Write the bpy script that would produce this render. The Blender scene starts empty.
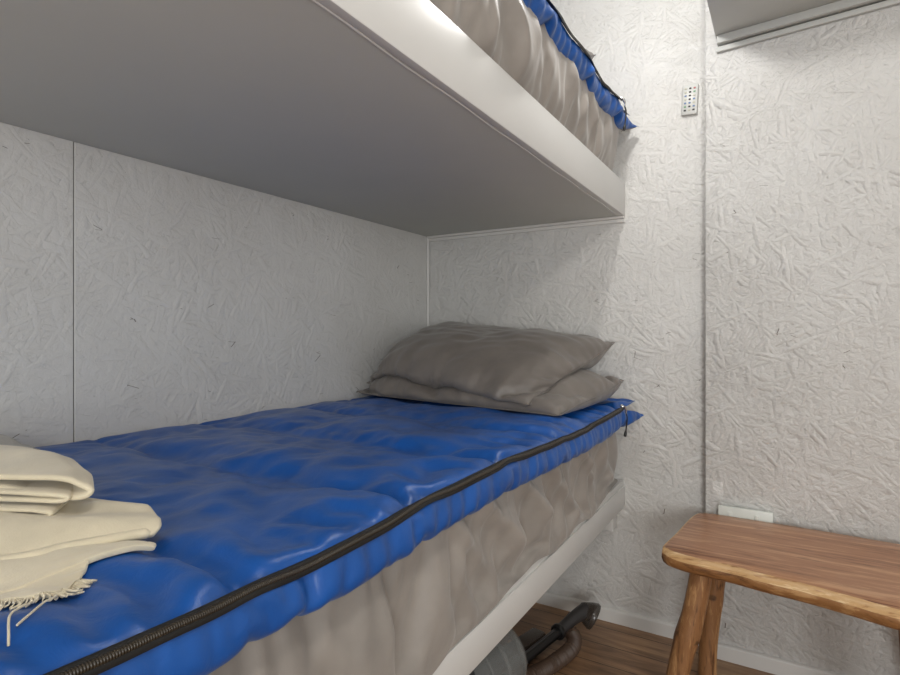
import bpy, bmesh, math, random
import numpy as np
from mathutils import Vector, Matrix, noise
random.seed(7); rng = np.random.default_rng(11)
scene = bpy.context.scene
COL = scene.collection
R = math.radians

# ------------------------------------------------------------------ camera, light, exposure
CAM_Z = 1.11
cd = bpy.data.cameras.new('camera'); cam = bpy.data.objects.new('camera', cd); COL.objects.link(cam)
cam.location = (0, 0, CAM_Z); cam.rotation_euler = (R(90), 0, R(30.98))
cd.sensor_width = 36; cd.lens = 558/900*36; cd.shift_y = -0.005; cd.clip_start = 0.02
scene.camera = cam
wd = bpy.data.worlds.new('world'); scene.world = wd; wd.use_nodes = True
wd.node_tree.nodes['Background'].inputs[0].default_value = (1.0, 0.985, 0.955, 1)
wd.node_tree.nodes['Background'].inputs[1].default_value = 0.64
def lamp(name, kind, loc, power, size, col, rot=(0, 0, 0)):
    d = bpy.data.lights.new(name, kind); d.energy = power; d.color = col
    if kind == 'AREA': d.shape = 'DISK'; d.size = size
    else: d.shadow_soft_size = size
    o = bpy.data.objects.new(name, d); o.location = loc; o.rotation_euler = rot; COL.objects.link(o); return o
lamp('ceiling_spot_light', 'POINT', (-0.373, 1.493, 2.236), 11, 0.04, (1.0, 0.98, 0.95))
lamp('ceiling_room_light', 'POINT', (0.62, -0.25, 2.36), 25, 0.09, (1.0, 0.95, 0.90))
lamp('rear_fill_light', 'AREA', (1.5, -2.4, 1.25), 50, 1.3, (0.98, 1.0, 1.0), (R(90), 0, R(28)))  # added fill disc behind the camera, brightens the space between the bunks
vs = scene.view_settings
vs.view_transform = 'Standard'; vs.look = 'None'; vs.gamma = 1; vs.use_curve_mapping = False
vs.exposure = 0.0

# ------------------------------------------------------------------ materials
def srgb(r, g, b):
    f = lambda c: (c/255/12.92) if c/255 <= .04045 else ((c/255+.055)/1.055)**2.4
    return (f(r), f(g), f(b), 1)
class NT:
    def __init__(s, name):
        s.m = bpy.data.materials.new(name); s.m.use_nodes = True; s.t = s.m.node_tree
        s.b = s.t.nodes['Principled BSDF']
    def n(s, typ, **kw):
        nd = s.t.nodes.new(typ)
        for k, v in kw.items():
            if k.startswith('i_'):
                key = k[2:]; key = int(key) if key.isdigit() else key.replace('_', ' ')
                nd.inputs[key].default_value = v
            else: setattr(nd, k, v)
        return nd
    def l(s, a, b): s.t.links.new(a, b)
    def math(s, op, a, b=None, c=None, clamp=False):
        nd = s.t.nodes.new('ShaderNodeMath'); nd.operation = op; nd.use_clamp = clamp
        for k, v in enumerate((a, b, c)):
            if v is None: continue
            if isinstance(v, (int, float)): nd.inputs[k].default_value = v
            else: s.l(v, nd.inputs[k])
        return nd.outputs[0]
    def noise(s, vec, scale, detail=3, rough=.5, dist=0):
        nd = s.n('ShaderNodeTexNoise'); nd.inputs['Scale'].default_value = scale
        nd.inputs['Detail'].default_value = detail; nd.inputs['Roughness'].default_value = rough
        nd.inputs['Distortion'].default_value = dist
        s.l(vec, nd.inputs['Vector']); return nd.outputs[0]
    def mapping(s, vec, scale=(1, 1, 1), rot=(0, 0, 0), loc=(0, 0, 0)):
        nd = s.n('ShaderNodeMapping'); nd.inputs['Scale'].default_value = scale
        nd.inputs['Rotation'].default_value = rot; nd.inputs['Location'].default_value = loc
        s.l(vec, nd.inputs['Vector']); return nd.outputs[0]
    def ramp(s, fac, stops):
        nd = s.n('ShaderNodeValToRGB'); e = nd.color_ramp.elements
        while len(e) > 1: e.remove(e[-1])
        e[0].position = stops[0][0]; e[0].color = stops[0][1]
        for p, c in stops[1:]:
            x = e.new(p); x.color = c
        s.l(fac, nd.inputs[0]); return nd.outputs[0]
    def bump(s, h, strength, dist, prev=None):
        nd = s.n('ShaderNodeBump'); nd.inputs['Strength'].default_value = strength; nd.inputs['Distance'].default_value = dist
        s.l(h, nd.inputs['Height'])
        if prev is not None: s.l(prev, nd.inputs['Normal'])
        return nd.outputs[0]
    def obj(s): return s.n('ShaderNodeTexCoord').outputs['Object']
    def set(s, col=None, rough=None, metal=None, spec=None):
        if col is not None: s.b.inputs['Base Color'].default_value = col
        if rough is not None: s.b.inputs['Roughness'].default_value = rough
        if metal is not None: s.b.inputs['Metallic'].default_value = metal
        if spec is not None: s.b.inputs['Specular IOR Level'].default_value = spec

def mat_plain(name, col, rough=.5, metal=0, bscale=60, bstr=.15, bdist=.001, var=.06):
    s = NT(name); s.set(col, rough, metal); v = s.obj()
    n1 = s.noise(v, bscale, 4)
    s.l(s.bump(n1, bstr, bdist), s.b.inputs['Normal'])
    n2 = s.noise(v, 6, 3)
    c0 = tuple(c*(1-var) for c in col[:3])+(1,); c1 = tuple(min(1, c*(1+var)) for c in col[:3])+(1,)
    s.l(s.ramp(n2, [(.3, c0), (.7, c1)]), s.b.inputs['Base Color'])
    return s.m

def mat_osb(name, axis, flip=0, amp=1.0):
    """painted oriented strand board: overlapping long flakes under white paint"""
    s = NT(name); v = s.obj()
    sep = s.n('ShaderNodeSeparateXYZ'); s.l(v, sep.inputs[0])
    com = s.n('ShaderNodeCombineXYZ'); s.l(sep.outputs[axis], com.inputs[0]); s.l(sep.outputs[2], com.inputs[1])
    p = com.outputs[0]
    warp = s.n('ShaderNodeTexNoise'); warp.inputs['Scale'].default_value = 9; warp.inputs['Detail'].default_value = 2; s.l(p, warp.inputs['Vector'])
    wv = s.n('ShaderNodeVectorMath', operation='SCALE'); wv.inputs['Scale'].default_value = .018; s.l(warp.outputs['Color'], wv.inputs[0])
    ad = s.n('ShaderNodeVectorMath', operation='ADD'); s.l(p, ad.inputs[0]); s.l(wv.outputs[0], ad.inputs[1])
    p = ad.outputs[0]
    hs = []; marks = []
    for k, (ang, ln, wdt) in enumerate([(12, .085, .013), (48, .07, .011), (83, .09, .014), (118, .065, .010), (155, .08, .012), (30, .05, .018), (100, .055, .016)]):
        ln *= 1.25; wdt *= 1.15
        m2 = s.n('ShaderNodeMapping'); m2.inputs['Rotation'].default_value = (0, 0, R(ang)); s.l(p, m2.inputs['Vector'])
        m3 = s.mapping(m2.outputs[0], scale=(1/ln, 1/wdt, 1), loc=(k*3.7+flip, k*5.1, 0))
        vo = s.n('ShaderNodeTexVoronoi'); vo.voronoi_dimensions = '2D'; vo.inputs['Scale'].default_value = 1; vo.inputs['Randomness'].default_value = 1
        s.l(m3, vo.inputs['Vector'])
        sp = s.n('ShaderNodeSeparateColor'); s.l(vo.outputs['Color'], sp.inputs[0])
        on = s.math('GREATER_THAN', sp.outputs[0], .62)
        edge = s.math('SUBTRACT', 1.0, s.math('POWER', vo.outputs['Distance'], 2.0), clamp=True)
        h = s.math('MULTIPLY', on, s.math('MULTIPLY', s.math('MULTIPLY_ADD', sp.outputs[1], .7, .3), s.math('MULTIPLY_ADD', edge, .55, .45)))
        hs.append(h)
    h = hs[0]
    for x in hs[1:]: h = s.math('MAXIMUM', h, x)
    reg = s.noise(p, 3.5, 2); reg = s.math('MULTIPLY_ADD', reg, 2.4, -.65, clamp=True)
    h = s.math('MULTIPLY', h, s.math('MULTIPLY_ADD', reg, .75, .25))
    fine = s.noise(p, 160, 3, .6); mid = s.noise(p, 45, 4, .6, .6)
    h2 = s.math('ADD', s.math('MULTIPLY', mid, .34), s.math('MULTIPLY', fine, .14))
    hh = s.math('ADD', h, h2)
    s.l(s.bump(hh, 1.0, .013*amp), s.b.inputs['Normal'])
    # sparse dark hairline gaps between flakes
    m = s.mapping(p, scale=(9, 30, 1), rot=(0, 0, R(25)))
    vo = s.n('ShaderNodeTexVoronoi', feature='DISTANCE_TO_EDGE'); vo.voronoi_dimensions = '2D'; vo.inputs['Scale'].default_value = 1; s.l(m, vo.inputs['Vector'])
    ln_ = s.math('LESS_THAN', vo.outputs['Distance'], .013)
    gate = s.math('GREATER_THAN', s.noise(p, 14, 2), .69)
    gap = s.math('MULTIPLY', ln_, gate)
    base = s.ramp(s.noise(p, 2.3, 3), [(.3, srgb(211, 209, 205)), (.7, srgb(221, 220, 217))])
    mx = s.n('ShaderNodeMix', data_type='RGBA'); s.l(gap, mx.inputs[0]); s.l(base, mx.inputs[6]); mx.inputs[7].default_value = srgb(120, 112, 103)
    s.l(mx.outputs[2], s.b.inputs['Base Color'])
    s.set(rough=.33, spec=.5)
    return s.m

def mat_wood(name, dark, mid, light, grain=(2, 26, 26), rough=.42, axis_rot=(0, 0, 0), knots=True):
    s = NT(name); v = s.obj(); m = s.mapping(v, scale=grain, rot=axis_rot)
    a = s.noise(m, 1.0, 6, .62, .9); b = s.noise(m, 4.5, 5, .65, .3)
    f = s.math('ADD', s.math('MULTIPLY', a, .65), s.math('MULTIPLY', b, .35))
    c = s.ramp(f, [(.38, dark), (.47, mid), (.52, mid), (.60, light)])
    if knots:
        k = s.noise(s.mapping(v, scale=(9, 26, 26), rot=axis_rot), 1, 2)
        mx = s.n('ShaderNodeMix', data_type='RGBA'); s.l(s.math('MULTIPLY_ADD', k, 9, -6.2, clamp=True), mx.inputs[0])
        s.l(c, mx.inputs[6]); mx.inputs[7].default_value = tuple(x*.45 for x in dark[:3])+(1,); c = mx.outputs[2]
    s.l(c, s.b.inputs['Base Color']); s.set(rough=rough)
    s.l(s.bump(f, .25, .0015), s.b.inputs['Normal'])
    return s.m

def mat_floor():
    s = NT('laminate_planks'); v = s.obj()
    br = s.n('ShaderNodeTexBrick'); br.offset = .37; br.inputs['Scale'].default_value = 1
    br.inputs['Brick Width'].default_value = 1.15; br.inputs['Row Height'].default_value = .118
    br.inputs['Mortar Size'].default_value = .0016; br.inputs['Mortar Smooth'].default_value = .1
    br.inputs['Color1'].default_value = (0, 0, 0, 1); br.inputs['Color2'].default_value = (1, 1, 1, 1); br.inputs['Mortar'].default_value = (.5, .5, .5, 1)
    s.l(s.mapping(v, loc=(.31, .022, 0)), br.inputs['Vector'])
    sep = s.n('ShaderNodeSeparateColor'); s.l(br.outputs['Color'], sep.inputs[0])
    off = s.n('ShaderNodeCombineXYZ'); s.l(s.math('MULTIPLY', sep.outputs[0], 7), off.inputs[0]); s.l(s.math('MULTIPLY', sep.outputs[0], 3), off.inputs[2])
    ad = s.n('ShaderNodeVectorMath', operation='ADD'); s.l(v, ad.inputs[0]); s.l(off.outputs[0], ad.inputs[1])
    m = s.mapping(ad.outputs[0], scale=(1.8, 13, 1))
    a = s.noise(m, 1, 6, .6, 1.1); b = s.noise(m, 5, 4, .6)
    f = s.math('ADD', s.math('MULTIPLY', a, .7), s.math('MULTIPLY', b, .3))
    f = s.math('ADD', f, s.math('MULTIPLY_ADD', sep.outputs[0], .12, -.06))
    c = s.ramp(f, [(.3, srgb(104, 78, 57)), (.48, srgb(150, 116, 86)), (.68, srgb(184, 150, 114))])
    mx = s.n('ShaderNodeMix', data_type='RGBA'); s.l(br.outputs['Fac'], mx.inputs[0]); s.l(c, mx.inputs[6]); mx.inputs[7].default_value = srgb(52, 38, 28)
    s.l(mx.outputs[2], s.b.inputs['Base Color']); s.set(rough=.42)
    s.l(s.bump(s.math('SUBTRACT', f, br.outputs['Fac']), .2, .001), s.b.inputs['Normal'])
    return s.m

def mat_cloth(name, col, rough=.85, sheen=.3, bstr=.25, weave=900, wr=14, wr_str=.25, spec=.3):
    s = NT(name); v = s.obj()
    w = s.noise(v, weave, 2); n = s.noise(s.mapping(v, scale=(1, 1, 1)), wr, 4, .6, .7)
    h = s.bump(w, bstr, .0004); h = s.bump(n, wr_str, .012, h)
    s.l(h, s.b.inputs['Normal'])
    c0 = tuple(c*.9 for c in col[:3])+(1,); c1 = tuple(min(1, c*1.1) for c in col[:3])+(1,)
    s.l(s.ramp(s.noise(v, 11, 3), [(.35, c0), (.65, c1)]), s.b.inputs['Base Color'])
    s.set(rough=rough, spec=spec); s.b.inputs['Sheen Weight'].default_value = sheen
    return s.m

def mat_glass(name, col, rough=.08, alpha=.35):
    s = NT(name); s.set(col, rough); s.b.inputs['Alpha'].default_value = alpha; return s.m

M = {}
M['osb_y'] = mat_osb('painted_strand_board_left', 1, 0, .42)
M['osb_x'] = mat_osb('painted_strand_board_back', 0, 20, .75)
M['osb_x2'] = mat_osb('painted_strand_board_step', 0, 41, 1.0)
M['gloss'] = mat_plain('white_gloss_paint', srgb(220, 219, 216), .35, bscale=25, bstr=.12, bdist=.001, var=.012)
M['matte'] = mat_plain('matte_white_panel', srgb(203, 204, 199), .6, bscale=120, bstr=.1, bdist=.0006, var=.012)
M['skirt'] = mat_plain('skirting_paint', srgb(222, 220, 216), .4, bscale=30, bstr=.1, var=.015)
M['groove'] = mat_plain('dark_joint', srgb(120, 118, 114), .9, var=.1)
M['floor'] = mat_floor()
M['bag'] = mat_cloth('blue_nylon', srgb(10, 79, 157), .36, .03, .05, 1400, 30, .12, .5)
M['lining'] = mat_cloth('grey_bag_lining', srgb(120, 112, 104), .7, .1)
M['sheet'] = mat_cloth('taupe_sheet', srgb(150, 143, 136), .46, .25, .05, 1500, 9, .15, .35)
M['pillow'] = mat_cloth('taupe_pillowcase', srgb(116, 109, 103), .42, .15, .05, 1500, 16, .14, .45)
M['cream'] = mat_cloth('cream_wool', srgb(218, 207, 181), .95, .5, .6, 520, 24, .12, .1)
M['greycloth'] = mat_cloth('grey_gauze', srgb(176, 174, 170), .8, .2, .5, 500, 60, .4)
M['black'] = mat_plain('black_plastic', srgb(26, 25, 25), .35, bscale=200, bstr=.05, var=.1)
M['zip'] = mat_plain('black_zip_tape', srgb(20, 18, 17), .7, bscale=400, bstr=.3, var=.1)
def _teeth():
    s = NT('zip_coil'); s.set(srgb(50, 41, 28), .38); v = s.obj()
    w = s.n('ShaderNodeTexWave', bands_direction='Y'); w.inputs['Scale'].default_value = 130; s.l(v, w.inputs['Vector'])
    s.l(s.bump(w.outputs['Fac'], .8, .001), s.b.inputs['Normal']); return s.m
M['teeth'] = _teeth()
M['metal'] = mat_plain('silver_metal', srgb(205, 205, 205), .25, 1, var=.02)
M['stool_top'] = mat_wood('stool_top_wood', srgb(124, 78, 50), srgb(172, 122, 88), srgb(202, 156, 118), (2.4, 26, 26), .33)
M['stool_edge'] = mat_wood('stool_live_edge', srgb(98, 60, 32), srgb(150, 104, 62), srgb(188, 144, 96), (5, 30, 30), .42)
M['stool_bevel'] = mat_wood('stool_pale_bevel', srgb(160, 112, 68), srgb(205, 165, 115), srgb(232, 202, 158), (6, 30, 30), .35)
M['stool_leg'] = mat_wood('stool_leg_wood', srgb(92, 60, 36), srgb(148, 104, 66), srgb(186, 142, 96), (34, 34, 4), .5)
M['smoke'] = mat_glass('smoky_plastic', srgb(74, 66, 60), .12, .72)
M['clear'] = mat_glass('clear_plastic', srgb(150, 152, 150), .10, .45)
M['hose'] = mat_plain('brown_hose', srgb(84, 66, 54), .5, var=.05)
M['dustgrey'] = mat_plain('dark_grey_plastic', srgb(58, 56, 56), .4, var=.05)
M['remote'] = mat_plain('remote_plastic', srgb(206, 206, 202), .35, var=.01)
M['socket'] = mat_plain('white_outlet_plastic', srgb(222, 226, 220), .35, var=.01)
for nm, c in dict(key_black=(30, 30, 32), key_red=(190, 120, 118), key_green=(120, 165, 130), key_blue=(110, 135, 175), key_white=(200, 198, 180)).items():
    M[nm] = mat_plain(nm, srgb(*c), .5, var=.02)

# ------------------------------------------------------------------ mesh helpers
def link(name, me, mat, parent=None, smooth=True, autos=None):
    o = bpy.data.objects.new(name, me); COL.objects.link(o)
    for m in (mat if isinstance(mat, (list, tuple)) else [mat]): me.materials.append(m)
    if smooth:
        me.polygons.foreach_set('use_smooth', [True]*len(me.polygons))
        if autos: me.set_sharp_from_angle(angle=R(autos))
    if parent is not None: o.parent = parent
    return o
def pyd(name, v, f, mat, parent=None, smooth=True, autos=None):
    me = bpy.data.meshes.new(name); me.from_pydata([tuple(map(float, p)) for p in v], [], f); me.update()
    return link(name, me, mat, parent, smooth, autos)
def box_bm(bm, x0, x1, y0, y1, z0, z1, bev=0.0, seg=2):
    r = bmesh.ops.create_cube(bm, size=1, matrix=Matrix.Translation(((x0+x1)/2, (y0+y1)/2, (z0+z1)/2)) @ Matrix.Diagonal((abs(x1-x0), abs(y1-y0), abs(z1-z0), 1)))
    if bev: 
        es = list({e for v in r['verts'] for e in v.link_edges})
        bmesh.ops.bevel(bm, geom=es, offset=bev, segments=seg, affect='EDGES', profile=.5)
def bmobj(name, bm, mat, parent=None, smooth=True, autos=35):
    me = bpy.data.meshes.new(name); bm.to_mesh(me); bm.free(); return link(name, me, mat, parent, smooth, autos)
def box(name, x0, x1, y0, y1, z0, z1, mat, parent=None, bev=.002):
    bm = bmesh.new(); box_bm(bm, x0, x1, y0, y1, z0, z1, bev); return bmobj(name, bm, mat, parent)
def thing(name, label, cat, loc=(0, 0, 0), group=None):
    o = bpy.data.objects.new(name, None); o.empty_display_size = .05; COL.objects.link(o); o.location = loc
    return tag(o, label, cat, group)
def tag(o, label, cat, group=None):
    o['label'] = label; o['category'] = cat
    if group: o['group'] = group
    return o
def struct(o): o['kind'] = 'structure'; return o
def adopt(o, root):
    """parent keeping the world position (roots sit unrotated)"""
    o.parent = root; o.location = Vector(o.location)-root.location; return o
def tube(name, pts, rad, mat, parent=None, n=14, cap=True, ripple=0, rip_pitch=.006):
    pts = [Vector(p) for p in pts]; 
    if ripple:   # resample
        out = []
        for a, b in zip(pts, pts[1:]):
            k = max(1, int((b-a).length/(rip_pitch/4))); out += [a.lerp(b, i/k) for i in range(k)]
        out.append(pts[-1]); pts = out
    V, F = [], []; up = Vector((0, 0, 1)); L = 0
    for i, p in enumerate(pts):
        t = (pts[min(i+1, len(pts)-1)]-pts[max(i-1, 0)]).normalized()
        if i: L += (pts[i]-pts[i-1]).length
        ref = up if abs(t.z) < .95 else Vector((1, 0, 0))
        s_ = t.cross(ref).normalized(); u = s_.cross(t)
        r = rad[i] if isinstance(rad, (list, tuple)) and not ripple else (rad if not isinstance(rad, (list, tuple)) else rad[0])
        if ripple: r += ripple*math.cos(2*math.pi*L/rip_pitch)
        for k in range(n):
            a = 2*math.pi*k/n; V.append(p+s_*math.cos(a)*r+u*math.sin(a)*r)
    for i in range(len(pts)-1):
        for k in range(n):
            F.append((i*n+k, i*n+(k+1) % n, (i+1)*n+(k+1) % n, (i+1)*n+k))
    if cap: F.append(tuple(range(n))[::-1]); F.append(tuple((len(pts)-1)*n+k for k in range(n)))
    return pyd(name, V, F, mat, parent, True, 50)
def smooth_path(ctrl, k=8):
    c = [Vector(p) for p in ctrl]; c = [c[0]*2-c[1]]+c+[c[-1]*2-c[-2]]; out = []
    for i in range(1, len(c)-2):
        for j in range(k):
            t = j/k; a, b, d, e = c[i-1], c[i], c[i+1], c[i+2]
            out.append(.5*((2*b)+(-a+d)*t+(2*a-5*b+4*d-e)*t*t+(-a+3*b-3*d+e)*t**3))
    out.append(c[-2]); return out
def grid_obj(name, P, mat, parent=None, sub=1, thick=0, keep=None):
    n, m = P.shape[:2]; F = []
    for i in range(n-1):
        for j in range(m-1):
            if keep is None or keep(i, j): F.append((i*m+j, (i+1)*m+j, (i+1)*m+j+1, i*m+j+1))
    o = pyd(name, P.reshape(-1, 3), F, mat, parent)
    if thick:
        md = o.modifiers.new('thickness', 'SOLIDIFY'); md.thickness = thick; md.offset = 0
    if sub:
        md = o.modifiers.new('smooth', 'SUBSURF'); md.levels = sub; md.render_levels = sub
    return o
def nz(p, s, seed=0): return noise.noise(Vector((p[0]*s+seed*7.3, p[1]*s-seed*3.1, p[2]*s+seed)))

# ------------------------------------------------------------------ small cloth relaxer (position based)
def con(P, w, a, b, L, k):
    d = P[b]-P[a]; l = np.sqrt((d*d).sum(-1))+1e-9; wa = w[a]; wb = w[b]
    c = (k*(l-L)/l/(wa+wb+1e-9))[..., None]*d
    P[a] += wa[..., None]*c; P[b] -= wb[..., None]*c
def shells(nd):
    S = slice; e = (Ellipsis,)
    def sl(i, j): return (Ellipsis, i, j, slice(None))
    return sl
def solve(P, Lr, Lc, w, steps, push, fix, kb=.12, damp=.9, it=3):
    """P (...,n,m,3); Lr/Lc rest lengths along the two grid directions"""
    A = slice(None)
    def s(i, j): return (Ellipsis, i, j)
    W = w
    a0, a1 = slice(0, -1), slice(1, None); b0, b1 = slice(0, -2), slice(2, None)
    Ld = np.sqrt(Lr[..., :, :-1]**2+Lc[..., :-1, :]**2)
    V = np.zeros_like(P); ax = P.ndim-3
    def idx(i, j): return (slice(None),)*ax+(i, j)
    for _ in range(steps):
        P0 = P.copy(); V *= damp; P += (V+push(P))*(W[..., None] > 0)
        for _i in range(it):
            con(P, W, idx(a0, A), idx(a1, A), Lr, .5); con(P, W, idx(A, a0), idx(A, a1), Lc, .5)
            con(P, W, idx(a0, a0), idx(a1, a1), Ld, .25); con(P, W, idx(a1, a0), idx(a0, a1), Ld, .25)
            if kb:
                con(P, W, idx(b0, A), idx(b1, A), Lr[idx(a0, A)]+Lr[idx(a1, A)], kb)
                con(P, W, idx(A, b0), idx(A, b1), Lc[idx(A, a0)]+Lc[idx(A, a1)], kb)
            fix(P)
        V = P-P0
    return P
def normals(P):
    ax = P.ndim-3
    n = np.cross(np.gradient(P, axis=ax), np.gradient(P, axis=ax+1)); return n/(np.sqrt((n*n).sum(-1))[..., None]+1e-9)
def snoise(A, s, seed):
    out = np.empty(A.shape[:-1]); it = np.nditer(out, flags=['multi_index'], op_flags=['writeonly'])
    for _ in it: out[it.multi_index] = nz(A[it.multi_index], s, seed)
    return out

# ------------------------------------------------------------------ ROOM
XL, YB, XF = -1.421, 2.165, -0.521      # left wall, end wall, front plane of the bunks
BZ = 1.555                              # underside of the upper bunk
Y0 = -0.14                              # foot end of the bunks
STEP_X, STEP_Y = -0.236, 2.112          # boxed-out right part of the end wall
struct(box('floor', XL-.1, 3.0, -3.0, YB+.1, -.06, 0, M['floor'], bev=0))
struct(box('ceiling', XL-.1, 1.6, -1.6, YB+.1, 2.52, 2.58, M['matte'], bev=0))
# left wall in two boards with a dark joint
g = .0009
SY = .664
wl = bmesh.new()
box_bm(wl, XL-.08, XL, -3.0, SY-g, 0, 2.52, .0015, 1); box_bm(wl, XL-.08, XL, SY+g, YB+.08, 0, 2.52, .0015, 1)
wl = struct(bmobj('wall_left', wl, M['osb_y']))
j = box('trim_4', XL-.07, XL-.0012, SY-g, SY+g, 0, 2.52, M['groove'], bev=0); struct(j)
struct(box('wall_back', XL-.08, STEP_X+.02, YB, YB+.08, 0, 2.52, M['osb_x']))
bm = bmesh.new(); box_bm(bm, STEP_X, 3.0, STEP_Y, YB+.08, 0, 2.52, .0025, 2)
struct(bmobj('wall_right', bm, M['osb_x2']))
# skirting
def skirting(name, x0, x1, y):
    prof = [(0, 0), (-.013, 0), (-.013, .044), (-.010, .049), (-.004, .052), (0, .052)]
    V = [(x, y+a, b) for x in (x0, x1) for a, b in prof]; k = len(prof)
    F = [(i, i+1, k+i+1, k+i) for i in range(k-1)]+[tuple(range(k))[::-1], tuple(range(k, 2*k))]
    return struct(pyd(name, V, F, M['skirt'], None, True, 30))
skirting('baseboard_back', XL, STEP_X, YB); skirting('baseboard_right', STEP_X-.001, 3.0, STEP_Y)
# corner bead between the left and the end wall
struct(tube('trim_1', [(XL+.006, YB-.006, .6), (XL+.006, YB-.006, BZ)], .0065, M['skirt'], n=12))


# ------------------------------------------------------------------ BUNK PLATFORMS
def rough_plank(bm, x0, x1, y0, y1, z0, z1, bev): box_bm(bm, x0, x1, y0, y1, z0, z1, bev, 2)
ub = thing('bunk_platform', 'upper built-in bunk with grey-white underside and deep white front board', 'bunk bed', (-.97, 1.0, BZ))
adopt(box('deck_panel', XL+.001, XF-.019, Y0, YB-.001, BZ, BZ+.05, M['matte'], bev=.001), ub)
adopt(box('front_board', XF-.019, XF, Y0, YB-.001, BZ, BZ+.125, M['gloss'], bev=.0025), ub)
# thin caulk bead where the panel meets the board
adopt(tube('caulk_bead', smooth_path([(XF-.021+.0015*math.sin(k*1.7), Y0+(YB-Y0-.003)*k/26, BZ+.0005) for k in range(27)], 3), .0022, M['gloss'], n=8), ub)
# stepped moulding under the deck along the end wall
bm = bmesh.new(); box_bm(bm, XL+.012, XF-.002, YB-.020, YB-.0005, BZ-.010, BZ, .002); box_bm(bm, XL+.012, XF, YB-.009, YB-.0005, BZ-.024, BZ-.010, .002)
adopt(bmobj('moulding', bm, M['skirt']), ub)

RZ0, RZ1 = .451, .545
lb = thing('bunk_platform', 'lower built-in bunk with white front rail above the vacuum cleaner', 'bunk bed', (-.97, 1.0, RZ0))
adopt(box('deck_panel', XL+.001, XF-.032, Y0, YB-.001, RZ0+.03, RZ1-.02, M['matte'], bev=.001), lb)
bm = bmesh.new(); box_bm(bm, XF-.030, XF-.006, Y0, YB-.001, RZ0, RZ1+.006, .002); box_bm(bm, XF-.012, XF, Y0, YB-.001, RZ0, RZ1-.014, .0025)
adopt(bmobj('front_rail', bm, M['gloss']), lb)
adopt(box('ledger_block', XF-.078, XF-.032, YB-.060, YB-.001, RZ0-.085, RZ0+.028, M['gloss'], bev=.002), lb)

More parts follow.
